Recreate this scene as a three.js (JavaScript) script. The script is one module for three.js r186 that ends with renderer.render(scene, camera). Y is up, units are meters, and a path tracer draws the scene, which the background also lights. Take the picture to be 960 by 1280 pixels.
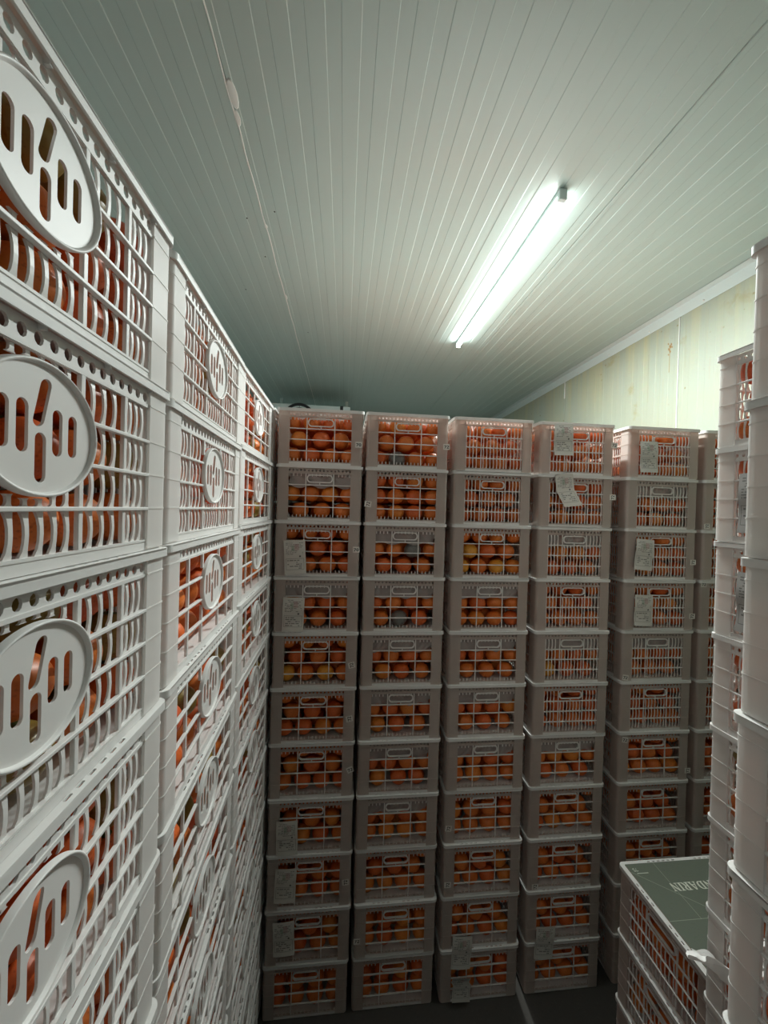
import * as THREE from 'three';
import { mergeGeometries } from 'three/addons/utils/BufferGeometryUtils.js';
import { RoundedBoxGeometry } from 'three/addons/geometries/RoundedBoxGeometry.js';
import { RectAreaLightUniformsLib } from 'three/addons/lights/RectAreaLightUniformsLib.js';

// ---------------------------------------------------------------- camera, light, exposure
const scene = new THREE.Scene();
scene.background = new THREE.Color(0x000000);
const EYE = 2.27;                                   // lens height above the floor
const camera = new THREE.PerspectiveCamera(106.03, 960 / 1280, 0.02, 40);
camera.rotation.order = 'YXZ';
camera.position.set(0, EYE, 0);
camera.rotation.set(-0.0075, -0.10336, 0.02793);
const renderer = new THREE.WebGLRenderer({ antialias: true });
renderer.toneMapping = THREE.LinearToneMapping;
renderer.toneMappingExposure = 10.8;
renderer.shadowMap.enabled = true;
RectAreaLightUniformsLib.init();
const LAMP_DOWN = 62, LAMP_SIDE = 3.2, LAMP_COLOR = new THREE.Color().setRGB(0.92, 1.0, 0.97);

// ---------------------------------------------------------------- helpers
function rng(seed) { let a = seed >>> 0; return () => { a = (a + 0x6D2B79F5) | 0; let t = Math.imul(a ^ (a >>> 15), 1 | a); t = (t + Math.imul(t ^ (t >>> 7), 61 | t)) ^ t; return ((t ^ (t >>> 14)) >>> 0) / 4294967296; }; }
const R = rng(20240611);
const used = {};
function numbered(name) { const n = used[name] = (used[name] ?? -1) + 1; return n ? `${name}_${String(n).padStart(3, '0')}` : name; }
function sh(o) { o.traverse((m) => { if (m.isMesh) { m.castShadow = true; m.receiveShadow = true; } }); return o; }
function top(o, name, label, category, group) { o.name = numbered(name); o.userData = { label, category }; if (group) o.userData.group = group; scene.add(o); return sh(o); }
function struct(o, name, label) { o.name = name; o.userData = { kind: 'structure' }; if (label) o.userData.label = label; scene.add(o); return sh(o); }
function part(parent, name, geo, mat, label, kind) { const m = new THREE.Mesh(geo, mat); m.name = name; if (label) m.userData.label = label; if (kind) m.userData.kind = kind; parent.add(m); m.castShadow = m.receiveShadow = true; return m; }
const box = (w, h, d, x = 0, y = 0, z = 0) => new THREE.BoxGeometry(w, h, d).translate(x, y, z);
function merge(list) { return mergeGeometries(list.map((g) => { const q = g.index ? g.toNonIndexed() : g; for (const k of Object.keys(q.attributes)) if (!['position', 'normal', 'uv'].includes(k)) q.deleteAttribute(k); return q; })); }
function rrect(cls, w, h, r, cx = 0, cy = 0) {
  const s = new cls(), x = cx - w / 2, y = cy - h / 2;
  s.moveTo(x + r, y); s.lineTo(x + w - r, y); s.absarc(x + w - r, y + r, r, -Math.PI / 2, 0); s.lineTo(x + w, y + h - r); s.absarc(x + w - r, y + h - r, r, 0, Math.PI / 2);
  s.lineTo(x + r, y + h); s.absarc(x + r, y + h - r, r, Math.PI / 2, Math.PI); s.lineTo(x, y + r); s.absarc(x + r, y + r, r, Math.PI, Math.PI * 1.5); return s;
}
const ext = (s, depth, seg = 4) => new THREE.ExtrudeGeometry(s, { depth, bevelEnabled: false, curveSegments: seg });
const ORD = ['first', 'second', 'third', 'fourth', 'fifth', 'sixth', 'seventh', 'eighth', 'ninth', 'tenth', 'eleventh'];
function canvasTex(w, h, draw, repeat) {
  const c = document.createElement('canvas'); c.width = w; c.height = h; draw(c.getContext('2d'), w, h);
  const t = new THREE.CanvasTexture(c); t.colorSpace = THREE.SRGBColorSpace; t.magFilter = THREE.LinearFilter;
  if (repeat) t.wrapS = t.wrapT = THREE.RepeatWrapping; return t;
}
const lin = (r, g, b) => new THREE.Color().setRGB(r, g, b);

// ---------------------------------------------------------------- materials
const plastic = new THREE.MeshPhysicalMaterial({ color: lin(0.94, 0.915, 0.89), roughness: 0.62, transmission: 0.25, thickness: 0, clearcoat: 0.3, clearcoatRoughness: 0.3 });
const plasticMilky = new THREE.MeshPhysicalMaterial({ color: lin(0.94, 0.915, 0.89), roughness: 0.74, transmission: 0.52, thickness: 0, clearcoat: 0.3, clearcoatRoughness: 0.3 });
const plasticClear = new THREE.MeshPhysicalMaterial({ color: lin(0.8, 0.71, 0.655), roughness: 0.68, transmission: 0.62, thickness: 0, clearcoat: 0.2, clearcoatRoughness: 0.35 });
const film = new THREE.MeshPhysicalMaterial({ color: lin(0.85, 0.79, 0.76), roughness: 0.42, transmission: 0.72, thickness: 0, side: THREE.DoubleSide });
const cover = new THREE.MeshPhysicalMaterial({ color: lin(0.85, 0.84, 0.83), roughness: 0.75, transmission: 0.4, thickness: 0, side: THREE.DoubleSide });
const enamel = new THREE.MeshPhysicalMaterial({ color: lin(0.45, 0.555, 0.525), roughness: 0.42, clearcoat: 0.25, clearcoatRoughness: 0.35 });
const whitePaint = new THREE.MeshStandardMaterial({ color: lin(0.66, 0.75, 0.74), roughness: 0.45 });
const sealant = new THREE.MeshStandardMaterial({ color: lin(0.78, 0.79, 0.76), roughness: 0.5 });
const blackPlastic = new THREE.MeshStandardMaterial({ color: lin(0.015, 0.015, 0.016), roughness: 0.5 });
const darkSpeck = new THREE.MeshStandardMaterial({ color: lin(0.04, 0.04, 0.035), roughness: 0.7 });

// ---------------------------------------------------------------- room shell
const X0 = -1.6, X1 = 2.14, ZB = 5.6, ZF = -3.2, CEIL = EYE + 1.375;   // depth is measured along -z
const room = { w: X1 - X0, d: ZB - ZF };
{
  const tex = canvasTex(512, 512, (g, w, h) => {
    const r = rng(5); g.fillStyle = '#3f3b37'; g.fillRect(0, 0, w, h);
    for (let i = 0; i < 9000; i++) { const v = 40 + r() * 45; g.fillStyle = `rgba(${v},${v * 0.96},${v * 0.9},0.25)`; g.fillRect(r() * w, r() * h, 1 + r() * 3, 1 + r() * 3); }
  }, true);
  tex.repeat.set(4, 9);
  struct(new THREE.Mesh(box(room.w + 0.2, 0.1, room.d + 0.2, (X0 + X1) / 2, -0.05, -(ZB + ZF) / 2), new THREE.MeshStandardMaterial({ map: tex, roughness: 0.85 })), 'floor');
}
const ceiling = new THREE.Group();
struct(ceiling, 'ceiling');
{
  // profiled sandwich panels: shallow raised strips run along the room
  const P = 0.103, NP = 15, PW = P * NP, len = room.d + 0.2;
  const panel = (nStart, nEnd) => {
    const s = new THREE.Shape(), a = 0.0025, hi = 0.0015; s.moveTo(0.001, 0.08); s.lineTo(0.001, 0.003); s.lineTo(0.004, 0);
    for (let i = 0; i < nEnd - nStart; i++) {
      const x = i * P + 0.02;
      s.lineTo(x, 0); s.lineTo(x + a, hi); s.lineTo(x + 0.046, hi); s.lineTo(x + 0.046 + a, 0);
    }
    const e = (nEnd - nStart) * P; s.lineTo(e - 0.004, 0); s.lineTo(e - 0.001, 0.003); s.lineTo(e - 0.001, 0.08);
    return new THREE.ExtrudeGeometry(s, { depth: len, bevelEnabled: false });
  };
  const spots = [[-0.42 - PW, 0, NP], [-0.42, 0, NP], [-0.42 + PW, 0, 10]];
  for (const [x, a, b] of spots) { const m = part(ceiling, 'ceiling_panel', panel(a, b), enamel); m.position.set(x, CEIL, -ZB - 0.1); }
  part(ceiling, 'ceiling_deck', box(room.w + 0.3, 0.06, len, (X0 + X1) / 2, CEIL + 0.11, -(ZB + ZF) / 2), enamel);
  // sealant bead along the panel joint, slightly wandering, with smeared blobs
  const r = rng(9), pts = []; for (let z = -1.5; z < ZB; z += 0.11) pts.push(new THREE.Vector3(-0.42 + (r() - 0.5) * 0.006, CEIL - 0.0005, -z));
  const bead = part(ceiling, 'sealant_bead', new THREE.TubeGeometry(new THREE.CatmullRomCurve3(pts), 200, 0.0032, 6), sealant, 'white sealant bead along the panel joint');
  for (const [z, dx, sx, sz] of [[1.35, 0.012, 0.016, 0.05], [1.43, 0.006, 0.01, 0.03], [1.96, 0.0, 0.008, 0.016], [2.6, 0.004, 0.008, 0.03]]) {
    const b = part(bead, 'sealant_smear', new THREE.SphereGeometry(1, 12, 6), sealant); b.scale.set(sx, 0.003, sz); b.position.set(-0.42 + dx, CEIL - 0.001, -z);
  }
  for (const [x, z] of [[-0.5, 1.92], [-0.36, 1.86], [-0.66, 2.55], [-0.47, 2.2], [-0.32, 3.1]]) part(ceiling, 'dark_speck', new THREE.CylinderGeometry(0.004, 0.003, 0.002, 8).translate(x, CEIL - 0.0008, -z), darkSpeck);
}
// cold-store wall panels: stained cream coating, joints every 1.31 m
const wallTex = canvasTex(1024, 512, (g, w, h) => {
  const r = rng(31), ppm = 1024 / 4;                      // 4 m x 2 m
  g.fillStyle = '#a7aea2'; g.fillRect(0, 0, w, h);
  for (let i = 0; i < 260; i++) { const x = r() * w, y = r() * h, q = 20 + r() * 90; const k = g.createRadialGradient(x, y, 0, x, y, q); const c = r() < 0.5 ? '176,172,138' : '172,184,168'; k.addColorStop(0, `rgba(${c},0.22)`); k.addColorStop(1, `rgba(${c},0)`); g.fillStyle = k; g.fillRect(x - q, y - q, 2 * q, 2 * q); }
  // yellowed wash running down from under the trim
  for (let i = 0; i < 240; i++) { const x = r() * w, l = 20 + r() * 150; const k = g.createLinearGradient(0, 0, 0, l); k.addColorStop(0, `rgba(200,188,132,${0.06 + r() * 0.13})`); k.addColorStop(1, 'rgba(214,200,140,0)'); g.fillStyle = k; g.fillRect(x, 0, 1.5 + r() * 14, l); }
  for (let i = 0; i < 170; i++) { const x = r() * w, y = r() * h * 0.8; g.fillStyle = `rgba(${150 + r() * 40},${135 + r() * 40},${85 + r() * 30},${0.05 + r() * 0.12})`; g.fillRect(x, y, 1 + r() * 2, 10 + r() * 80); }
  for (let i = 0; i < 60; i++) { g.fillStyle = `rgba(120,95,45,${0.2 + r() * 0.4})`; const q = 0.6 + r() * 1.6; g.beginPath(); g.arc(r() * w, r() * r() * h * 0.6, q, 0, 7); g.fill(); }
  // rust mark with a drip: 2.38 m along, 0.23 m below the ceiling
  for (const [u, v, q] of [[2.38, 0.235, 2.4], [2.372, 0.222, 1.6], [2.389, 0.25, 2], [2.38, 0.268, 1.6], [2.395, 0.212, 1.4], [2.365, 0.243, 1.3], [2.392, 0.285, 1.1]]) { g.fillStyle = 'rgba(146,98,44,0.8)'; g.beginPath(); g.ellipse(u * ppm, v * ppm, q * 0.8, q * 1.4, 0.5, 0, 7); g.fill(); }
  g.fillStyle = 'rgba(150,110,50,0.35)'; g.fillRect(2.38 * ppm, 0.25 * ppm, 2, 40);
  for (const [u, v, a, b] of [[2.72, 0.42, 7, 10], [2.68, 0.6, 5, 14], [2.3, 0.24, 10, 5], [2.95, 0.12, 16, 7], [1.95, 0.16, 22, 6]]) { for (let k = 0; k < 16; k++) { const q = 0.5 + r(); g.fillStyle = `rgba(150,134,84,${0.05 + r() * 0.07})`; g.beginPath(); g.ellipse(u * ppm + (r() - 0.5) * a * 2, v * ppm + (r() - 0.5) * b * 2, a * 0.5 * q, b * 0.5 * q, r() * 3, 0, 7); g.fill(); } }
}, true);
const wallMat = new THREE.MeshPhysicalMaterial({ map: wallTex, roughness: 0.5, clearcoat: 0.2, clearcoatRoughness: 0.4 });
function wallRun(name, width, place, cuts) {
  const g = new THREE.Group(); struct(g, name);
  part(g, 'wall_core', box(width + 0.2, CEIL + 0.1, 0.08, width / 2, CEIL / 2, -0.06), whitePaint);
  for (let i = 0; i + 1 < cuts.length; i++) {
    // local x runs along the wall; a panel has a shallow stepped profile and open joints
    const a = cuts[i] + 0.0025, b = cuts[i + 1] - 0.0025, s = new THREE.Shape();
    s.moveTo(a, -0.02); s.lineTo(b, -0.02); s.lineTo(b, -0.002); s.lineTo(b - 0.003, 0);
    const n = Math.max(1, Math.round((b - a) / 0.11)), st = (b - a) / n;
    for (let k = n - 1; k >= 0; k--) { const x = a + k * st; s.lineTo(x + st * 0.72, 0); s.lineTo(x + st * 0.7, -0.0007); s.lineTo(x + st * 0.32, -0.0007); s.lineTo(x + st * 0.3, 0); }
    s.lineTo(a + 0.003, 0); s.lineTo(a, -0.002);
    const q = new THREE.ExtrudeGeometry(s, { depth: CEIL, bevelEnabled: false }).rotateX(-Math.PI / 2);  // (x, up, -profile)
    q.scale(1, 1, -1);                                  // the profiled face towards +z
    const id = q.attributes.position, uv = q.attributes.uv;
    for (let k = 0; k < id.count; k++) uv.setXY(k, id.getX(k) / 4, 1 - (CEIL - id.getY(k)) / 2);
    { const p = q.attributes.position, nrm = q.attributes.normal; for (const at of [p, nrm, uv]) for (let k = 0; k < at.count; k += 3) for (let c = 0; c < at.itemSize; c++) { const t = at.array[(k + 1) * at.itemSize + c]; at.array[(k + 1) * at.itemSize + c] = at.array[(k + 2) * at.itemSize + c]; at.array[(k + 2) * at.itemSize + c] = t; } }
    part(g, 'wall_panel', q, wallMat);
  }
  place(g); return g;
}
wallRun('wall_right', ZB, (g) => { g.position.set(X1 + 0.0005, 0, 0); g.rotation.y = -Math.PI / 2; g.scale.x = -1; }, [0, 1.0, 2.31, 3.62, 4.93, 5.6]).scale.set(1, 1, 1);
{ // local +x must run along -z on the right wall (depth) with the face towards -x
  const w = scene.getObjectByName('wall_right'); w.rotation.y = Math.PI / 2; w.position.set(X1, 0, 0);
  w.children.forEach((m) => { m.geometry = m.geometry.clone().scale(1, 1, -1); const ix = m.geometry.index, g = ix ? m.geometry.toNonIndexed() : m.geometry; for (const at of Object.values(g.attributes)) for (let k = 0; k < at.count; k += 3) for (let c = 0; c < at.itemSize; c++) { const a = (k + 1) * at.itemSize + c, b = (k + 2) * at.itemSize + c, t = at.array[a]; at.array[a] = at.array[b]; at.array[b] = t; } m.geometry = g; });
}
const plainWall = (name, w, h, d, x, y, z) => struct(new THREE.Mesh(box(w, h, d, x, y, z), whitePaint), name);
plainWall('wall_left', 0.1, CEIL + 0.1, room.d + 0.2, X0 - 0.05, CEIL / 2, -(ZB + ZF) / 2);
plainWall('wall_back', room.w + 0.2, CEIL + 0.1, 0.1, (X0 + X1) / 2, CEIL / 2, -ZB - 0.05);
plainWall('wall_front', room.w + 0.2, CEIL + 0.1, 0.1, (X0 + X1) / 2, CEIL / 2, -ZF + 0.05);
plainWall('wall_side', 0.1, CEIL + 0.1, -ZF + 0.1, X1 + 0.05, CEIL / 2, -ZF / 2);
{ // folded white metal angle along the top of the right wall, with screws
  const s = new THREE.Shape(); s.moveTo(0, 0); s.lineTo(-0.05, 0); s.lineTo(-0.05, -0.002); s.lineTo(-0.006, -0.004); s.lineTo(-0.003, -0.072); s.lineTo(0, -0.072);
  const t = struct(new THREE.Mesh(new THREE.ExtrudeGeometry(s, { depth: ZB - 0.3, bevelEnabled: false }).translate(X1 - 0.0008, CEIL - 0.0008, -ZB), whitePaint), 'trim_1', 'folded white metal angle along the top of the stained wall');
  for (let z = 1.3; z < ZB; z += 0.42) { part(t, 'screw', new THREE.SphereGeometry(0.006, 8, 6).translate(X1 - 0.005, CEIL - 0.055, -z), sealant); }
  const j = struct(new THREE.Mesh(merge([box(0.006, 0.16, 0.012, X1 - 0.002, CEIL - 0.152, -3.62), box(0.006, 0.75, 0.006, X1 - 0.001, CEIL - 0.45, -2.31)]), sealant), 'trim_2');
  j.userData.label = 'white sealant in the joints of the stained wall';
}

// ---------------------------------------------------------------- lamps
function batten(z0, z1, x, label, k) {
  const L = z1 - z0, g = new THREE.Group(); g.position.set(x, CEIL, -(z0 + z1) / 2);
  part(g, 'housing', new RoundedBoxGeometry(0.03, 0.02, L, 2, 0.003).translate(0, -0.0102, 0), whitePaint);
  const glow = new THREE.MeshStandardMaterial({ color: 0xffffff, emissive: LAMP_COLOR, emissiveIntensity: 0.9, roughness: 0.4 });
  const s = new THREE.Shape(); s.moveTo(-0.015, 0); s.lineTo(-0.015, -0.012); s.absarc(-0.007, -0.014, 0.008, Math.PI, Math.PI * 1.5); s.absarc(0.007, -0.014, 0.008, Math.PI * 1.5, Math.PI * 2); s.lineTo(0.015, 0);
  part(g, 'diffuser', new THREE.ExtrudeGeometry(s, { depth: L - 0.04, bevelEnabled: false, curveSegments: 6 }).translate(0, -0.0204, -(L - 0.04) / 2), glow);
  for (const e of [-1, 1]) part(g, 'end_cap', new RoundedBoxGeometry(0.034, 0.047, 0.022, 2, 0.003).translate(0, -0.0238, e * (L / 2 - 0.009)), whitePaint);
  const put = (w, power, px, py, tx, ty) => { const l = new THREE.RectAreaLight(LAMP_COLOR, power * k, w, L - 0.05); l.position.set(px, py, 0); g.add(l); l.up.set(0, 0, 1); l.updateMatrixWorld(); scene.updateMatrixWorld(); l.lookAt(new THREE.Vector3(tx, ty, 0).add(g.position)); };
  top(g, 'ceiling_lamp', label, 'lamp', undefined);
  put(0.026, LAMP_DOWN, 0, -0.0445, 0, -1);
  put(0.018, LAMP_SIDE, -0.0165, -0.031, -1, -0.031); put(0.018, LAMP_SIDE, 0.0165, -0.031, 1, -0.031);
  return g;
}
batten(1.555, 3.08, 0.885, 'long white batten lamp glowing on the ribbed ceiling', 1);
batten(-1.75, -0.225, -0.75, 'white batten lamp on the ceiling behind the viewpoint', 0.05);

// ---------------------------------------------------------------- crate kit: x = length, z = width
const L = 0.524, W = 0.38, H = 0.2455, IN = 0.009, T = 0.003;
const RAILS = [0.061, 0.110, 0.158], TOPR = 0.2095, BOTR = 0.0135;
const postGeo = {};
function postShape(sx, sz) {
  const key = `${sx},${sz}`; if (postGeo[key]) return postGeo[key];
  const a = 0.056, b = 0.05, t = 0.005, s = new THREE.Shape(), r = 0.012;   // corner at the origin, legs along -x and -z
  s.moveTo(-a, 0); s.lineTo(-r, 0); s.absarc(-r, -r, r, Math.PI / 2, 0, true); s.lineTo(0, -b); s.lineTo(-t, -b); s.lineTo(-t, -r); s.lineTo(-r, -t); s.lineTo(-a, -t); s.lineTo(-a, 0);
  const ridge = (y) => { const q = new THREE.Shape(); const e = 0.0009; q.moveTo(-a, e); q.lineTo(-r, e); q.absarc(-r, -r, r + e, Math.PI / 2, 0, true); q.lineTo(e, -b); q.lineTo(-t / 2, -b); q.lineTo(-t / 2, -r); q.lineTo(-r, -t / 2); q.lineTo(-a, -t / 2); return ext(q, 0.0022, 4).translate(0, 0, y); };
  let g = merge([ext(s, H - 0.016, 4).translate(0, 0, 0.003), ...RAILS.map(ridge), ridge(TOPR)]);
  // to y-up: shape y -> z, extrusion -> y ; then mirror by flipping coordinates with winding kept
  const p = g.attributes.position, n = g.attributes.normal;
  for (const at of [p, n]) for (let i = 0; i < at.count; i++) { const x = at.getX(i), y = at.getY(i), z = at.getZ(i); at.setXYZ(i, x * sx, z, y * sz); }
  if (sx * sz > 0) for (const at of Object.values(g.attributes)) for (let k = 0; k < at.count; k += 3) for (let c = 0; c < at.itemSize; c++) { const u = (k + 1) * at.itemSize + c, v = (k + 2) * at.itemSize + c, t2 = at.array[u]; at.array[u] = at.array[v]; at.array[v] = t2; }
  g.translate(sx * (L / 2 - 0.0055), 0, sz * (W / 2 - 0.0055));
  return postGeo[key] = g;
}
const rimGeo = (() => {
  const up = (g) => g.rotateX(-Math.PI / 2);                 // shape (x, y) -> (x, -z), extrusion -> up
  const lip = rrect(THREE.Shape, L, W, 0.016); lip.holes.push(rrect(THREE.Path, L - 0.006, W - 0.006, 0.013));
  const fl = rrect(THREE.Shape, L, W, 0.016); fl.holes.push(rrect(THREE.Path, L - 0.05, W - 0.05, 0.01));
  for (const sz of [-1, 1]) for (const sx of [-1, 1]) for (let i = 0; i < 6; i++) fl.holes.push(rrect(THREE.Path, 0.012, 0.0036, 0.0017, sx * (0.045 + i * 0.02), sz * (W / 2 - 0.0075)));
  for (const sx of [-1, 1]) for (const sz of [-1, 1]) for (let i = 0; i < 4; i++) fl.holes.push(rrect(THREE.Path, 0.0036, 0.012, 0.0017, sx * (L / 2 - 0.0075), sz * (0.035 + i * 0.022)));
  const rib = []; for (const sz of [-1, 1]) for (let i = -2; i <= 2; i++) rib.push(box(0.004, 0.012, 0.01, i * 0.1, H - 0.0105, sz * (W / 2 - 0.008)));
  const knob = []; for (const sx of [-1, 1]) for (const sz of [-1, 1]) knob.push(new THREE.CylinderGeometry(0.013, 0.016, 0.0045, 10).translate(sx * (L / 2 - 0.02), H - 0.0028, sz * (W / 2 - 0.02)));
  return merge([up(ext(lip, 0.0125, 5)).translate(0, H - 0.0135, 0), up(ext(fl, 0.003, 3)).translate(0, H - 0.0035, 0), ...rib, ...knob]);
})();
const baseGeo = merge([box(L - 0.03, 0.004, W - 0.03, 0, 0.006, 0), (() => { const s = rrect(THREE.Shape, L - 0.016, W - 0.016, 0.012); s.holes.push(rrect(THREE.Path, L - 0.026, W - 0.026, 0.01)); return ext(s, 0.011, 4).rotateX(-Math.PI / 2).translate(0, 0.0005, 0); })()]);
// a rib: thin bowed strip, wider at its two ends so that the openings have round ends; outward is +z
const ribCache = {};
function ribGeo(h, w = 0.0048, bow = 0.0028, flare = 0.005, seg = 6) {
  const key = [h.toFixed(4), w, bow, flare, seg].join(); if (ribCache[key]) return ribCache[key];
  const pos = [], idx = [], t = 0.0026;
  for (let i = 0; i <= seg; i++) {
    const u = i / seg, e = Math.abs(2 * u - 1), ww = (w + flare * Math.pow(e, 4)) / 2, z = bow * (1 - e * e) * Math.min(1, h / 0.045);
    pos.push(-ww, (u - 0.5) * h, z, ww, (u - 0.5) * h, z, ww, (u - 0.5) * h, z - t, -ww, (u - 0.5) * h, z - t);
    if (i) { const a = 4 * (i - 1), b = 4 * i; for (let k = 0; k < 4; k++) { const k2 = (k + 1) % 4; idx.push(a + k, a + k2, b + k2, a + k, b + k2, b + k); } }
  }
  const g = new THREE.BufferGeometry(); g.setAttribute('position', new THREE.Float32BufferAttribute(pos, 3)); g.setIndex(idx);
  g.setAttribute('uv', new THREE.Float32BufferAttribute(new Array(pos.length / 3 * 2).fill(0), 2));
  const q = g.toNonIndexed(); q.computeVertexNormals(); return ribCache[key] = q;
}
// one wall of a crate, built in the xy plane with its face at z = 0 looking to +z
const OV = { x: 0.0735, y: 0.0615, cy: 0.136 };
function bands(w, hole, pitch) {
  const s = new THREE.Shape(); const y0 = TOPR - 0.003, y1 = H - 0.012; s.moveTo(-w / 2, y0); s.lineTo(w / 2, y0); s.lineTo(w / 2, y1); s.lineTo(-w / 2, y1);
  const n = Math.floor((w - 0.02) / pitch);
  for (let i = 0; i <= n; i++) { const q = new THREE.Path(); q.absellipse((i - n / 2) * pitch, (y0 + y1) / 2 + 0.001, hole, hole * 1.15, 0, Math.PI * 2); s.holes.push(q); }
  return merge([ext(s, T, 5).translate(0, 0, -T), box(w, 0.0045, 0.006, 0, TOPR, -0.0015), box(w, 0.012, T, 0, 0.009, -T / 2), ...[-1, 1].map((k) => box(0.004, 0.205, T, k * (w / 2 - 0.002), 0.109, -T / 2)), box(w, 0.003, 0.006, 0, BOTR + 0.001, -0.0015)]);
}
function cutRuns(a, b, lo, hi) { const out = []; if (lo > a) out.push([a, Math.min(b, lo)]); if (hi < b) out.push([Math.max(a, hi), b]); return out.filter(([p, q]) => q - p > 0.006); }
const ovalAt = (x) => { const k = 1 - (x / (OV.x + 0.004)) ** 2; if (k <= 0) return null; const d = (OV.y + 0.004) * Math.sqrt(k); return [OV.cy - d, OV.cy + d]; };
const ovalAtY = (y) => { const k = 1 - ((y - OV.cy) / (OV.y + 0.004)) ** 2; if (k <= 0) return null; const d = (OV.x + 0.004) * Math.sqrt(k); return [-d, d]; };
const plateGeo = (() => {
  const s = new THREE.Shape(); s.absellipse(0, 0, OV.x, OV.y, 0, Math.PI * 2);
  const slot = (x, y, w, h, lean = 0) => { const q = new THREE.Path(), r = w / 2, k = h / 2 - r; const pts = []; for (let i = 0; i <= 8; i++) { const a = Math.PI * i / 8; pts.push([Math.cos(a) * r, k + Math.sin(a) * r]); } for (let i = 0; i <= 8; i++) { const a = Math.PI + Math.PI * i / 8; pts.push([Math.cos(a) * r, -k + Math.sin(a) * r]); } pts.forEach(([px, py], i) => { const X = x + px + lean * py, Y = y + py; i ? q.lineTo(X, Y) : q.moveTo(X, Y); }); q.closePath(); s.holes.push(q); };
  slot(0.001, 0.0255, 0.0135, 0.047, 0.24); slot(-0.0005, -0.0265, 0.0135, 0.047);
  slot(0.0205, 0, 0.0132, 0.046); slot(0.0415, 0, 0.0125, 0.043); slot(-0.0215, 0, 0.0132, 0.048); slot(-0.0415, 0, 0.0125, 0.045);
  const plate = ext(s, 0.003, 40).translate(0, OV.cy, -0.003);
  const ring = []; const n = 64, prof = [[1, -0.004], [1, 0.0035], [0.975, 0.005], [0.945, 0.0035], [0.93, -0.0005]]; const pos = [], idx = [];
  for (let i = 0; i <= n; i++) for (const [k, z] of prof) pos.push(Math.cos(i / n * Math.PI * 2) * OV.x * 1.03 * k, OV.cy + Math.sin(i / n * Math.PI * 2) * OV.y * 1.035 * k, z);
  for (let i = 0; i < n; i++) for (let k = 0; k + 1 < prof.length; k++) { const a = i * prof.length + k, b = a + prof.length; idx.push(a, b, a + 1, b, b + 1, a + 1); }
  const g = new THREE.BufferGeometry(); g.setAttribute('position', new THREE.Float32BufferAttribute(pos, 3)); g.setIndex(idx); g.setAttribute('uv', new THREE.Float32BufferAttribute(new Array(pos.length / 3 * 2).fill(0), 2)); g.computeVertexNormals();
  return merge([plate, g]);
})();
const bar = (w, h, d) => new RoundedBoxGeometry(w, h, d, 1, Math.min(w, h, d) * 0.25);
const barCache = {}; const cbar = (w, h, d) => barCache[[w, h, d].map((v) => v.toFixed(4)).join()] ??= bar(w, h, d);
// the pieces of the long wall with the oval plate
const LW = L - 0.12, UP_LONG = [-0.144, -0.061, 0.061, 0.144], LEDGE = (LW / 2);
function longPieces() {
  const rails = [], ups = [], ribs = [];
  for (const y of RAILS) { const c = ovalAtY(y); for (const [a, b] of c ? cutRuns(-LEDGE, LEDGE, ...c) : [[-LEDGE, LEDGE]]) rails.push([a, b, y]); }
  for (const x of UP_LONG) { const c = ovalAt(x); for (const [a, b] of c ? cutRuns(BOTR, TOPR, ...c) : [[BOTR, TOPR]]) ups.push([x, a, b]); }
  const cols = [-LEDGE, ...UP_LONG, LEDGE], rows = [BOTR, ...RAILS, TOPR];
  for (let i = 0; i < 5; i++) { const n = i === 2 ? 6 : 3, st = (cols[i + 1] - cols[i]) / (n + 1); for (let k = 1; k <= n; k++) { const x = cols[i] + k * st, c = ovalAt(x); for (let j = 0; j < 4; j++) { const a = rows[j] + 0.002, b = rows[j + 1] - 0.002; for (const [p, q] of c ? cutRuns(a, b, ...c) : [[a, b]]) ribs.push([x, p, q]); } } }
  return { rails, ups, ribs };
}
const LP = longPieces();
const railZ = 0.0005;
const longBands = bands(LW, 0.0058, 0.0192), EW = W - 0.096, endBands = bands(EW, 0.0042, 0.0165);
const ribsLongMerged = merge(LP.ribs.map(([x, a, b]) => ribGeo(b - a).clone().translate(x, (a + b) / 2, -0.003)));
const UP_END = [-0.0605, 0.0605];
const endRibs = (() => { const out = [], rows = [BOTR, ...RAILS, TOPR]; for (let i = -8; i <= 8; i++) { const x = i * 0.0163; if (Math.min(...UP_END.map((u) => Math.abs(u - x))) < 0.006) continue; for (let j = 0; j < 4; j++) { if (j === 3 && Math.abs(x) < 0.058) continue; out.push(ribGeo(rows[j + 1] - rows[j] - 0.004, 0.0028, 0.003, 0.003, 4).clone().translate(x, (rows[j] + rows[j + 1]) / 2, -0.003)); } } return merge(out); })();
const endShortRibs = (() => { const out = []; for (let i = -8; i <= 8; i++) { const x = i * 0.0163; if (Math.min(...UP_END.map((u) => Math.abs(u - x))) < 0.006) continue; const h = 0.012; out.push(box(0.003, h, 0.002, x, TOPR - 0.002 - h / 2, -0.0015)); out.push(box(0.003, h, 0.002, x, BOTR + 0.002 + h / 2, -0.0015)); } return merge(out); })();
const handleGeo = (() => { const s = rrect(THREE.Shape, 0.113, 0.036, 0.016, 0, 0.186); s.holes.push(rrect(THREE.Path, 0.104, 0.027, 0.0125, 0, 0.186)); return merge([ext(s, 0.007, 6).translate(0, 0, -0.0045), box(0.004, 0.006, 0.005, 0, 0.2055, -0.002), box(0.004, 0.01, 0.005, 0, 0.163, -0.002)]); })();
const longPlain = merge([longBands, ...LP.rails.map(([a, b, y]) => box(b - a, 0.0045, 0.007, (a + b) / 2, y, railZ)), ...LP.ups.map(([x, a, b]) => box(0.0075, b - a, 0.005, x, (a + b) / 2, -0.0015)), ribsLongMerged, plateGeo]);
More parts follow.
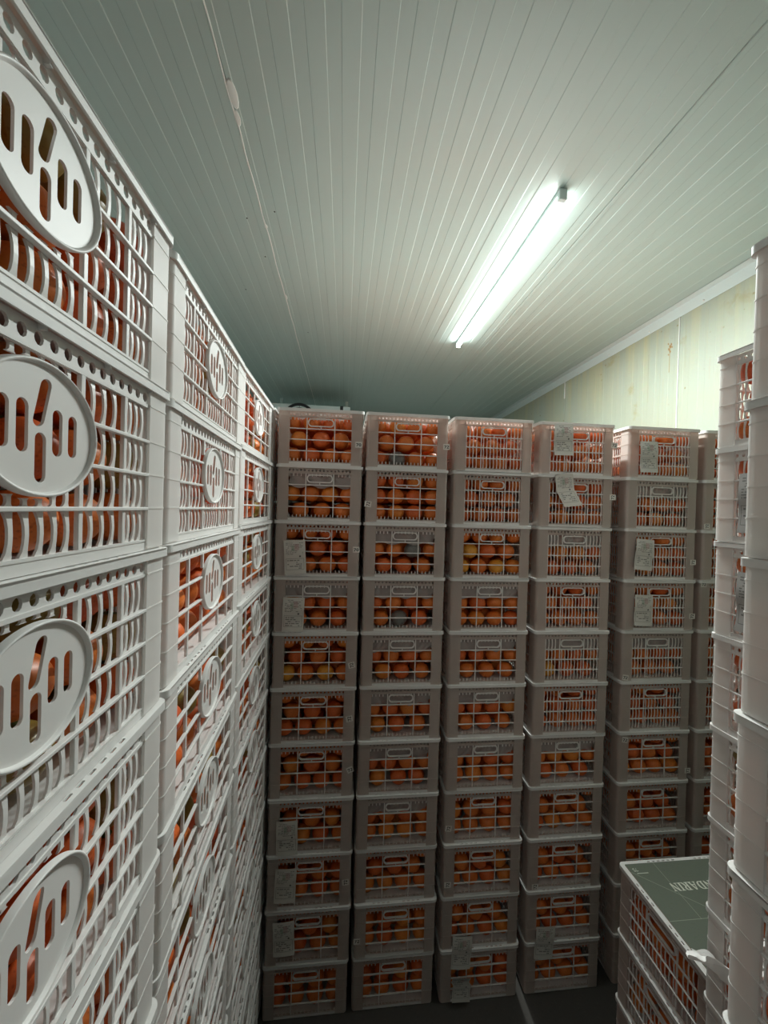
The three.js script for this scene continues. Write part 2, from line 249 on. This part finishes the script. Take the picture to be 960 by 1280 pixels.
const endPlain = merge([endBands, ...RAILS.map((y) => box(EW, 0.004, 0.006, 0, y, 0)), ...UP_END.map((x) => box(0.004, 0.196, 0.005, x, 0.111, -0.001)), endRibs, handleGeo]);
const turned = (g, th, d) => g.clone().rotateY(th).translate(Math.sin(th) * d, 0, Math.cos(th) * d);
const WZ = W / 2 - IN, LX = L / 2 - IN;
const G = { longBack: turned(longPlain, Math.PI, WZ), longFront: turned(longPlain, 0, WZ), endBack: turned(endPlain, -Math.PI / 2, LX), endFront: turned(endPlain, Math.PI / 2, LX) };
function crateBody(main = plastic, post = plasticMilky) {
  const g = new THREE.Group();
  part(g, 'base', baseGeo, main); part(g, 'rim', rimGeo, main);
  for (const sx of [-1, 1]) for (const sz of [-1, 1]) part(g, 'corner_post', postShape(sx, sz), post);
  return g;
}
function oval(g, near, open) {                                  // the long wall with the oval plate, looking to local +z
  const sp = part(g, 'side_panel', longBands, plastic, 'ribbed long wall with an oval slotted plate'); sp.position.z = WZ;
  for (const [a, b, y] of LP.rails) part(sp, 'rail', cbar(b - a, 0.0048, 0.0075), plastic).position.set((a + b) / 2, y, railZ);
  for (const [x, a, b] of LP.ups) part(sp, 'upright', cbar(0.0078, b - a, 0.0055), plastic).position.set(x, (a + b) / 2, -0.0015);
  part(sp, 'oval_plate', plateGeo, plastic, 'oval plate with six slots forming an emblem').position.z = 0.0035;
  if (near) for (const [x, a, b] of LP.ribs) part(sp, 'rib', ribGeo(b - a), plastic).position.set(x, (a + b) / 2, -0.003);
  else if (!open) part(sp, 'rib_lattice', ribsLongMerged, plastic, undefined, 'stuff');
}
function handled(g, ribbed, wall) {                             // the short wall with the hand hole, looking to local +x
  const ep = part(g, 'end_panel', endBands, wall, 'short grid wall with a hand hole'); ep.position.x = LX; ep.rotation.y = Math.PI / 2;
  for (const y of RAILS) part(ep, 'rail', cbar(EW, 0.0042, 0.006), plastic).position.set(0, y, 0);
  for (const x of UP_END) part(ep, 'upright', cbar(0.0042, 0.196, 0.005), plastic).position.set(x, 0.111, -0.001);
  part(ep, 'handle', handleGeo, plastic);
  part(ep, 'rib_lattice', ribbed ? endRibs : endShortRibs, plastic, undefined, 'stuff');
}
const protoNear = crateBody(); oval(protoNear, true); part(protoNear, 'side_panel', G.longBack, plastic); part(protoNear, 'end_panel', G.endFront, plastic); part(protoNear, 'end_panel', G.endBack, plastic);
const protoFar = crateBody(); oval(protoFar, false); part(protoFar, 'side_panel', G.longBack, plastic); part(protoFar, 'end_panel', G.endFront, plastic); part(protoFar, 'end_panel', G.endBack, plastic);
const protoOpen = crateBody(); oval(protoOpen, false, true); part(protoOpen, 'side_panel', G.longBack, plastic); part(protoOpen, 'end_panel', G.endFront, plastic); part(protoOpen, 'end_panel', G.endBack, plastic);
const mkEnd = (ribbed, wall, post) => { const g = crateBody(plastic, post); handled(g, ribbed, wall); part(g, 'end_panel', G.endBack, wall); part(g, 'side_panel', G.longFront, wall); part(g, 'side_panel', G.longBack, wall); return g; };
const protoGrid = mkEnd(false, plasticClear, plasticClear), protoRib = mkEnd(true, plasticClear, plasticClear), protoWhite = mkEnd(true, plastic, plasticMilky);

// ---------------------------------------------------------------- fruit
const fruitGeo = (ws, hs) => {
  const g = new THREE.SphereGeometry(0.0395, ws, hs), p = g.attributes.position;
  for (let i = 0; i < p.count; i++) { const x = p.getX(i), y = p.getY(i), z = p.getZ(i), q = Math.hypot(x, z) / 0.0395; const dent = y > 0 ? 0.006 * Math.exp(-q * q * 14) : 0.003 * Math.exp(-q * q * 18); const a = Math.atan2(z, x); const lob = 1 + 0.012 * Math.cos(4 * a) * q; p.setXYZ(i, x * lob, y * 0.925 - Math.sign(y) * dent, z * lob); }
  g.computeVertexNormals(); return g;
};
const peel = canvasTex(256, 128, (g, w, h) => { const r = rng(77); g.fillStyle = '#fff'; g.fillRect(0, 0, w, h); for (let i = 0; i < 2600; i++) { g.fillStyle = r() < 0.5 ? `rgba(255,235,190,${r() * 0.3})` : `rgba(120,50,10,${r() * 0.22})`; g.beginPath(); g.arc(r() * w, r() * h, 0.5 + r() * 1.3, 0, 7); g.fill(); } for (let i = 0; i < 10; i++) { const x = r() * w, y = r() * h, q = 8 + r() * 22, k = g.createRadialGradient(x, y, 0, x, y, q); k.addColorStop(0, 'rgba(255,220,140,0.14)'); k.addColorStop(1, 'rgba(255,220,140,0)'); g.fillStyle = k; g.fillRect(0, 0, w, h); } }, true);
const HUE = { orange: lin(0.82, 0.21, 0.035), deep: lin(0.78, 0.155, 0.03), amber: lin(0.84, 0.26, 0.036), yellow: lin(0.86, 0.38, 0.045), red: lin(0.7, 0.12, 0.035), olive: lin(0.3, 0.2, 0.035), grey: lin(0.2, 0.2, 0.19) };
const fmat = Object.fromEntries(Object.entries(HUE).map(([k, c]) => [k, new THREE.MeshPhysicalMaterial({ color: c, map: peel, roughness: 0.42, clearcoat: 0.25, clearcoatRoughness: 0.35 })]));
const fillMat = new THREE.MeshStandardMaterial({ color: 0xffffff, map: peel, roughness: 0.42 });
const fruitFine = fruitGeo(26, 18), fruitCoarse = fruitGeo(14, 10);
const calyxGeo = (() => { const s = new THREE.Shape(); for (let i = 0; i <= 48; i++) { const a = i / 48 * Math.PI * 2, q = 0.007 + 0.008 * Math.abs(Math.cos(2 * a)) ** 0.7; i ? s.lineTo(Math.cos(a) * q, Math.sin(a) * q) : s.moveTo(q, 0); } return merge([ext(s, 0.0015, 2).rotateX(-Math.PI / 2).translate(0, 0.0318, 0), new THREE.CylinderGeometry(0.002, 0.0028, 0.005, 7).translate(0, 0.034, 0)]); })();
const calyxMat = new THREE.MeshStandardMaterial({ color: lin(0.1, 0.12, 0.025), roughness: 0.7 });
const fill = [];                                          // [matrix, colour] of the fruit that is not built singly
const HUES_BACK = ['orange', 'orange', 'orange', 'deep', 'deep', 'amber', 'orange', 'orange', 'deep'], HUES_LEFT = ['deep', 'orange', 'deep', 'red', 'orange', 'deep', 'olive', 'orange'];
const LAYER = ['bottom layer', 'middle layer', 'top layer'];
function fillCrate(crate, face, opt) {                     // face: 'x' the short wall shows, 'z' the long one
  crate.updateMatrixWorld(true);
  const across = face === 'x' ? 4 : 6, deep = face === 'x' ? 6 : 4;
  const loose = face === 'x' && R() < 0.6 ? (opt.liner ? 0 : 1) : -1, slide = (R() - 0.5) * 0.02;
  for (let ly = 0; ly < 3; ly++) for (let d = 0; d < deep; d++) for (let i = 0; i < across; i++) {
    const gap = ly === loose && d === 0;               // this layer holds one fruit fewer, set between the others
    if (gap && i === 3) continue;
    if (ly === 2 && d === 0 && opt.liner) continue;
    const st = face === 'x' ? 0.0855 : 0.0815, al = gap ? (i - 1) * 0.092 + slide + (R() - 0.5) * 0.008 : ((i - (across - 1) / 2) * st + (d % 2 ? 0.036 * (i < across / 2 ? 1 : -1) * (ly % 2 ? 1 : 0.85) : 0)) * (d % 2 ? 0.96 : 1) + (R() - 0.5) * 0.004, de = (face === 'x' ? 0.2025 : 0.128) - d * (face === 'x' ? 0.081 : 0.0855) + (R() - 0.5) * 0.004;
    const y = 0.0475 + ly * 0.0735 + (R() - 0.5) * 0.0015;
    const hues = opt.hues, h = opt.special?.[`${ly},${i},${d}`] ?? hues[Math.floor(R() * hues.length)];
    const local = face === 'x' ? new THREE.Vector3(de, y, -al) : new THREE.Vector3(al, y, de);   // i counts from the viewer's left
    const pos = local.applyMatrix4(crate.matrixWorld), s = 0.94 + R() * 0.045;
    const e = new THREE.Euler((R() - 0.5) * 0.5, R() * 6.28, (R() - 0.5) * 0.5);
    if (d === 0 && opt.single && opt.single(ly, i, pos)) {
      const m = new THREE.Mesh(fruitFine, fmat[h]); m.position.copy(pos); m.rotation.copy(e); m.scale.setScalar(s);
      if (opt.calyx) part(m, 'calyx', calyxGeo, calyxMat, 'dried green calyx');
      const col = h === 'grey' ? 'grey mouldy fruit' : h === 'olive' ? 'greenish fruit' : h === 'yellow' ? 'yellow-orange fruit' : h === 'red' ? 'red-orange fruit' : 'orange fruit';
      top(m, 'orange_fruit', `${col}, ${ORD[i]} across in ${LAYER[ly]}, ${opt.where}`, 'fruit', opt.group);
    } else fill.push([new THREE.Matrix4().compose(pos, new THREE.Quaternion().setFromEuler(e), new THREE.Vector3(s, s, s)), HUE[h]]);
  }
}

// ---------------------------------------------------------------- labels and stickers
const paper = (seed) => canvasTex(128, 192, (g, w, h) => {
  const r = rng(seed); g.fillStyle = '#cfcac2'; g.fillRect(0, 0, w, h); g.fillStyle = 'rgba(70,66,62,0.55)';
  for (let y = 14; y < 80; y += 9) for (let x = 12; x < w - 16;) { const q = 4 + r() * 16; if (r() < 0.72) g.fillRect(x, y, Math.min(q, w - 14 - x), 3.4); x += q + 4; }
  g.strokeStyle = 'rgba(80,76,72,0.5)'; g.lineWidth = 2; g.strokeRect(10, 104, w - 22, 62);
  for (let y = 112; y < 160; y += 11) for (let x = 18; x < w - 24;) { const q = 6 + r() * 20; if (r() < 0.65) g.fillRect(x, y, Math.min(q, w - 24 - x), 5); x += q + 5; }
  g.fillStyle = 'rgba(40,38,36,0.75)'; g.beginPath(); g.arc(w * 0.74, 92, 5, 0, 7); g.fill();
  g.fillStyle = 'rgba(150,90,90,0.3)'; g.fillRect(w * 0.5, 22, 26, 34); g.fillStyle = 'rgba(90,120,90,0.3)'; g.fillRect(w * 0.36, 30, 18, 30);
});
const paperMat = [1, 2, 3].map((s) => new THREE.MeshStandardMaterial({ map: paper(s * 13), roughness: 0.8 }));
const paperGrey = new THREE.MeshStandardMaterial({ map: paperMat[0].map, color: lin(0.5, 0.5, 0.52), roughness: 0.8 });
function sheetGeo(w, h, shape, t = 0.0007, nx = 6, ny = 10) {   // thin bent sheet, face to +z
  const mk = (off, flip) => { const g = new THREE.PlaneGeometry(w, h, nx, ny), p = g.attributes.position; for (let i = 0; i < p.count; i++) { const [dx, dy, dz] = shape(p.getX(i) / w, p.getY(i) / h); p.setXYZ(i, p.getX(i) + dx, p.getY(i) + dy, dz + off); } if (flip) { const ix = g.index.array; for (let k = 0; k < ix.length; k += 3) { const q = ix[k]; ix[k] = ix[k + 1]; ix[k + 1] = q; } } g.computeVertexNormals(); return g; };
  return merge([mk(t / 2, false), mk(-t / 2, true)]);
}
const digits = (txt, turn) => new THREE.MeshStandardMaterial({ roughness: 0.7, map: canvasTex(64, 64, (g, w, h) => { g.fillStyle = '#e4dfd8'; g.fillRect(0, 0, w, h); g.translate(32, 32); g.rotate(turn); g.fillStyle = '#2a2725'; g.font = 'bold 46px sans-serif'; g.textAlign = 'center'; g.textBaseline = 'middle'; g.fillText(txt, 0, 2); }) });
const stickerMat = { '70': digits('70', 0), '72': digits('72', 0), '72s': digits('72', -Math.PI / 2) };
const stickerGeo = box(0.03, 0.026, 0.0006);

// ---------------------------------------------------------------- back row: six stacks of eleven crates
const ZBACK = 1.71;
const COLS = [[-0.112], [0.279], [0.682], [1.09], [1.535], [1.936]];
const LINERS = [[0, 1], [0, 3], [1, 2], [1, 3], [1, 4], [1, 5], [1, 6], [1, 7], [2, 3], [2, 4], [2, 5], [2, 6], [3, 2], [3, 4], [3, 6], [4, 1], [4, 4]];
const filmGeo = [1, 2, 3].map((s) => sheetGeo(0.272, 0.075, (u, v) => [0.004 * Math.sin(9 * v + s), 0.006 * Math.sin(17 * u + s * 2) * (v < 0 ? 1 : 0.3), 0.003 * Math.sin(23 * u + 5 * v + s) + 0.002 * Math.sin(51 * u + 13 * v * s)], 0.0004, 40, 8));
const coverGeo = [1, 2].map((s) => sheetGeo(L - 0.058, W - 0.058, (u, v) => [0, 0, 0.0028 * Math.sin(15 * u + 6 * v + s) + 0.0022 * Math.sin(27 * v - 9 * u * s)], 0.0004, 36, 26).rotateX(-Math.PI / 2));
const backCrate = [];
COLS.forEach(([cx], c) => {
  backCrate[c] = [];
  for (let row = 0; row < 11; row++) {
    const proto = (c >= 3 && row < 6) || (c === 2 && row < 2) ? protoRib : protoGrid, g = proto.clone();
    g.position.set(cx + (R() - 0.5) * 0.006, (10 - row) * H, -(ZBACK + L / 2) - R() * 0.006); g.rotation.y = -Math.PI / 2 + (R() - 0.5) * 0.006;
    if (c === 5) g.rotation.y = -Math.PI / 2;
    const where = `${row === 0 ? 'topmost' : row === 10 ? 'lowest' : ORD[row] + ' from top'}`;
    top(g, 'fruit_crate', `milky white fruit crate, ${where} in the ${ORD[c]} back stack counted from left`, 'crate', 'fruit crates stacked in the back row');
    backCrate[c][row] = g;
    const liner = LINERS.some(([a, b]) => a === c && b === row), special = {};
    if (c === 1 && row === 2) special['1,2,0'] = 'grey'; if (c === 1 && row === 3) special['0,1,0'] = 'grey'; if (c === 1 && row === 0) special['0,1,0'] = 'grey';
    if (c === 2 && row === 2) { special['0,0,0'] = 'yellow'; special['1,0,0'] = 'yellow'; special['0,2,0'] = 'yellow'; } if (c === 0 && row === 4) { special['0,0,0'] = 'yellow'; special['0,2,0'] = 'yellow'; } if (c === 3 && row === 4) special['0,0,0'] = 'yellow';
    fillCrate(g, 'x', { liner, special, hues: HUES_BACK, where: `${row === 0 ? 'topmost' : ORD[row]} crate of ${ORD[c]} back stack`, group: 'oranges in the upper crates of the back row', single: c < 5 && row < 3 ? () => true : null });
    if (row === 0) {
      const m = new THREE.Mesh(coverGeo[c % 2], cover); m.position.set(g.position.x, g.position.y + H - 0.0095, g.position.z); m.rotation.y = -Math.PI / 2;
      top(m, 'plastic_liner', `milky film folded over the fruit in the topmost crate of the ${ORD[c]} back stack`, 'liner', 'films folded over the topmost crates');
    }
    if (liner) {
      const m = new THREE.Mesh(filmGeo[(c + row) % 3], film); m.position.set(g.position.x, g.position.y + 0.187, g.position.z + L / 2 - 0.026);
      top(m, 'plastic_liner', `crumpled clear liner film at the top of the ${ORD[row]} crate, ${ORD[c]} back stack`, 'liner', 'liner films in the back row');
    }
  }
});
// the next row behind, which closes the gaps between the stacks
const protoPlain = crateBody(plastic, plasticClear);
part(protoPlain, 'end_panel', G.endFront, plasticClear); part(protoPlain, 'end_panel', G.endBack, plasticClear); part(protoPlain, 'side_panel', G.longFront, plasticClear); part(protoPlain, 'side_panel', G.longBack, plasticClear);
COLS.forEach(([cx], c) => {
  for (let row = 0; row < 11; row++) {
    const g = protoPlain.clone(); g.position.set(cx + (c > 3 ? 0 : 0.012) + (R() - 0.5) * 0.004, (10 - row) * H, -(ZBACK + 1.5 * L + 0.014)); g.rotation.y = -Math.PI / 2;
    top(g, 'fruit_crate', `milky fruit crate, ${row === 0 ? 'topmost' : row === 10 ? 'lowest' : ORD[row] + ' from top'} in ${ORD[c]} stack of the second back row`, 'crate', 'fruit crates of the hidden second row');
    fillCrate(g, 'x', { hues: HUES_BACK, where: '', single: null });
  }
});
// number stickers on the corner posts: [stack, row, world x, world y, print, lean]
for (const [c, , x, y, t, a] of [[0, 0, 0.052, 2.552, '70', 0], [0, 2, 0.054, 2.086, '70', 0], [1, 0, 0.452, 2.56, '72', 0], [0, 4, 0.05, 1.571, '72s', 0.25], [0, 5, 0.05, 1.331, '72s', 0.2], [0, 6, 0.053, 1.101, '72', 0.4], [0, 8, 0.052, 0.596, '72s', 0.1], [1, 1, 0.109, 2.291, '72s', -0.1], [2, 7, 0.515, 0.807, '72s', -0.1], [2, 8, 0.516, 0.551, '72s', 0], [1, 9, 0.113, 0.326, '72', 0], [3, 0, 1.272, 2.604, '72', -0.1], [3, 1, 1.272, 2.356, '72s', 0], [4, 2, 1.706, 2.051, '72s', 0], [4, 3, 1.708, 1.788, '72s', 0], [4, 4, 1.371, 1.492, '72', -0.15], [4, 5, 1.373, 1.189, '72', -0.15], [5, 1, 1.77, 2.23, '72s', 0.1], [5, 2, 1.768, 1.944, '72', 0], [4, 6, 1.708, 1.027, '72s', 0], [3, 8, 0.942, 0.51, '72s', 0]]) {
  const g = backCrate[c][10 - Math.floor(y / H)]; g.updateMatrixWorld(true);
  const m = part(g, 'number_sticker', stickerGeo, stickerMat[t], 'white paper number sticker'); m.rotation.set(0, Math.PI / 2, 0);
  const p = g.worldToLocal(new THREE.Vector3(x, y, 0)); m.position.set(L / 2 - 0.0045, p.y, p.z); m.rotateZ(a);
}
// paper labels tucked over the end walls
const tagFlat = sheetGeo(0.092, 0.148, (u, v) => [0, 0, 0.003 * Math.cos(3 * u) + 0.002 * Math.sin(9 * v)]);
const tagFold = sheetGeo(0.088, 0.152, (u, v) => [v < 0 ? -v * 0.055 : 0, 0, v < 0.02 ? 0.004 - v * 0.02 : 0.003]);
const tagBent = sheetGeo(0.085, 0.13, (u, v) => [v < 0.2 ? 0.01 : 0, 0, v > 0.2 ? (v - 0.2) * 0.06 : 0.003 * Math.sin(8 * v)]);
[[0, 2, -0.207, 2.05, tagFlat, 0.06], [0, 3, -0.208, 1.8, tagFlat, -0.02], [0, 7, -0.21, 0.818, tagFlat, 0.02], [0, 8, -0.212, 0.608, tagFlat, -0.03], [0, 9, -0.213, 0.373, tagFlat, 0.05], [2, 9, 0.593, 0.239, tagFlat, -0.06], [2, 10, 0.589, 0.035, tagBent, -0.05], [3, 0, 1.012, 2.618, tagFlat, 0.02], [3, 1, 1.026, 2.38, tagFold, 0.12], [3, 9, 0.994, 0.249, tagFlat, -0.08], [4, 0, 1.446, 2.555, tagFlat, 0.02], [4, 2, 1.437, 2.086, tagFlat, -0.08], [4, 3, 1.442, 1.819, tagFlat, -0.02]].forEach(([c, row, x, y, geo, a], i) => {
  const m = new THREE.Mesh(geo, paperMat[i % 3]); m.position.set(x, Math.max(y, 0.075), -(ZBACK + 0.0015) + 0.003); m.rotation.z = a;
  top(m, 'paper_label', `printed paper label ${a === 0.12 ? 'folded and hanging askew' : 'hanging'} on the ${row === 0 ? 'topmost' : row === 10 ? 'lowest' : ORD[row]} crate of the ${ORD[c]} back stack`, 'label', 'paper labels on the back row');
});

// ---------------------------------------------------------------- left row: three stacks seen along their long walls
const leftCrate = [];
[[0.2774, 0.393, 0.0, 'near'], [0.2955, 0.9265, 0.032, 'middle'], [0.3075, 1.4575, 0.0, 'far'], [0.3105, 1.984, 0.0, 'hindmost']].forEach(([x, z, yaw, word], c) => {
  leftCrate[c] = [];
  for (let row = 0; row < 11; row++) {
    const hs = c < 2 ? 0.9958 : 1, g = (c === 0 && row < 6 ? protoNear : c > 1 || row > 1 ? protoOpen : protoFar).clone(), out = c === 2 && row === 0 ? -0.006 : (R() - 0.5) * 0.005;
    g.scale.y = hs; g.position.set(-x - W / 2 + out, (10 - row) * H * hs, -z); g.rotation.y = Math.PI / 2 + yaw + (R() - 0.5) * 0.006;
    top(g, 'fruit_crate', `white ribbed crate with oval plate, ${row === 0 ? 'topmost' : row === 10 ? 'lowest' : ORD[row] + ' from top'} in the ${word} stack along the left`, 'crate', 'fruit crates stacked along the left');
    leftCrate[c][row] = g;
    fillCrate(g, 'z', { hues: HUES_LEFT, calyx: c === 0, where: `${row === 0 ? 'topmost' : ORD[row]} crate of ${word} left stack`, group: 'oranges behind the ribs of the left row',
      single: c === 0 && row < 5 ? (ly, i, p) => -p.z > 0.27 : c === 1 && row < 4 ? () => true : null });
  }
});

// ---------------------------------------------------------------- right row: two tall stacks and a low one under a printed card
[[0.625, 0.368, 0.0, 0, 'beside the viewpoint'], [0.985, 0.754, -0.0038, 0, 'behind it']].forEach(([x, z, lean], c) => {
  for (let row = 0; row < 11; row++) {
    const g = protoWhite.clone(); g.position.set(x + L / 2 + (c ? row * 0.0034 - 0.006 : (R() - 0.5) * 0.006), (10 - row) * H, -z); g.rotation.y = Math.PI + (R() - 0.5) * 0.008;
    top(g, 'fruit_crate', `white fruit crate, ${row === 0 ? 'topmost' : row === 10 ? 'lowest' : ORD[row] + ' from top'} in the ${c ? 'second' : 'first'} tall stack on the right`, 'crate', 'fruit crates stacked along the right');
    fillCrate(g, 'x', { hues: HUES_LEFT, where: '', single: null });
    if (c === 1 && [1, 2].includes(row)) {
      const m = new THREE.Mesh(tagFlat, paperGrey); m.position.set(g.position.x - L / 2 + 0.001, g.position.y + 0.1, -0.825); m.rotation.y = -Math.PI / 2;
      top(m, 'paper_label', `grey printed paper label on the ${ORD[row]} crate of the second right stack`, 'label', 'paper labels on the right row');
    }
  }
});
for (let row = 0; row < 4; row++) {
  const g = protoRib.clone(); g.position.set(1.05 + L / 2 + (R() - 0.5) * 0.004, row * H, -1.135); g.rotation.y = Math.PI + (R() - 0.5) * 0.006;
  top(g, 'fruit_crate', `fruit crate, ${['lowest', 'second from bottom', 'third from bottom', 'topmost'][row]} in the low stack under the green card`, 'crate', 'fruit crates of the low stack');
  fillCrate(g, 'x', { hues: HUES_BACK, where: '', single: null });
}
{
  const card = new THREE.MeshStandardMaterial({ roughness: 0.75, map: canvasTex(1024, 700, (g, w, h) => {
    const r = rng(3); g.fillStyle = '#666d60'; g.fillRect(0, 0, w, h);
    for (let i = 0; i < 2500; i++) { g.fillStyle = `rgba(${50 + r() * 70},${60 + r() * 70},${50 + r() * 50},0.16)`; g.fillRect(r() * w, r() * h, 2 + r() * 20, 1 + r() * 3); }
    g.strokeStyle = 'rgba(200,205,185,0.55)'; g.lineWidth = 3; for (const [a, b, c, d] of [[0, 395, w, 395], [0, 60, 420, 395], [60, 700, 460, 395], [230, 0, 230, 395]]) { g.beginPath(); g.moveTo(a, b); g.lineTo(c, d); g.stroke(); }
    g.save(); g.translate(440, 186); g.rotate(Math.PI); g.fillStyle = '#d8dacb'; g.font = 'bold 78px serif'; g.textAlign = 'center'; g.textBaseline = 'middle'; g.fillText('MANDARIN', 0, 0); g.restore();
    g.fillStyle = '#cfd2c4'; g.save(); g.translate(52, 44); g.rotate(Math.PI); g.font = 'bold 34px serif'; g.fillText('75', -14, 10); g.restore(); g.fillRect(40, 72, 90, 5);
  }) });
  const edge = new THREE.MeshStandardMaterial({ color: lin(0.32, 0.26, 0.18), roughness: 0.9 });
  const m = new THREE.Mesh(box(L - 0.03, 0.003, W - 0.03), [edge, edge, card, edge, edge, edge]); m.position.set(1.05 + L / 2, 4 * H + 0.0012, -1.135);
  top(m, 'printed_card', 'dark green printed cardboard sheet lying on the low crate stack', 'cardboard');
}
{ // torn film flap caught on the second right stack
  const m = new THREE.Mesh(sheetGeo(0.25, 0.062, (u, v) => [0.02 * v * Math.sin(9 * u), 0.012 * Math.cos(5 * u) + 0.004 * Math.sin(31 * u) + v * 0.02 * u, 0.012 * Math.cos(6 * u) + 0.012 * v * v * 4 + 0.005 * Math.sin(16 * u + 5 * v)], 0.0008, 30, 10), plastic);
  m.position.set(0.918, EYE - 1.075, -0.835);
  const ax = new THREE.Vector3(-0.44, 0.63, 0.64).normalize(), az = new THREE.Vector3(-0.7, 0.1, 0.7).addScaledVector(ax, -new THREE.Vector3(-0.7, 0.1, 0.7).dot(ax)).normalize(), ay = az.clone().cross(ax);
  m.setRotationFromMatrix(new THREE.Matrix4().makeBasis(ax, ay, az));
  top(m, 'plastic_flap', 'torn white plastic flap sticking out from the second right stack', 'plastic sheet');
}

// the rest of the fruit, one object
{
  const m = new THREE.InstancedMesh(fruitCoarse, fillMat, fill.length); fill.forEach(([mat, c], i) => { m.setMatrixAt(i, mat); m.setColorAt(i, c); });
  m.name = 'fruit_filling'; m.userData = { kind: 'stuff', label: 'orange fruit filling the crates' }; m.castShadow = m.receiveShadow = true; scene.add(m);
}

// ---------------------------------------------------------------- air cooler hanging at the far end
{
  const g = new THREE.Group(); g.position.set(-0.42, EYE + 0.80, -4.85);
  part(g, 'casing', new RoundedBoxGeometry(0.92, 0.4, 0.5, 3, 0.012).translate(0, 0.2, 0), whitePaint);
  const fan = part(g, 'fan_guard', merge([new THREE.TorusGeometry(0.17, 0.016, 10, 40).translate(-0.13, 0.225, 0.262), ...[0.05, 0.09, 0.13].map((r) => new THREE.TorusGeometry(r, 0.003, 6, 30).translate(-0.13, 0.225, 0.27)), ...[0, 1, 2, 3].map((i) => box(0.34, 0.005, 0.005).rotateZ(i * Math.PI / 4).translate(-0.13, 0.225, 0.266))]), blackPlastic, 'black round fan guard');
  part(fan, 'fan_hub', new THREE.CylinderGeometry(0.045, 0.045, 0.02, 20).rotateX(Math.PI / 2).translate(-0.13, 0.225, 0.258), blackPlastic);
  part(g, 'strap', box(0.036, 0.405, 0.51, 0.36, 0.2, 0), blackPlastic, 'dark strap round the casing');
  for (const x of [-0.38, 0.42]) part(g, 'hanger', box(0.03, 0.13, 0.03, x, 0.46, 0), enamel);
  top(g, 'air_cooler', 'white ceiling air cooler with black fan guard behind the back row', 'air cooler');
}

scene.updateMatrixWorld(true);
renderer.render(scene, camera);
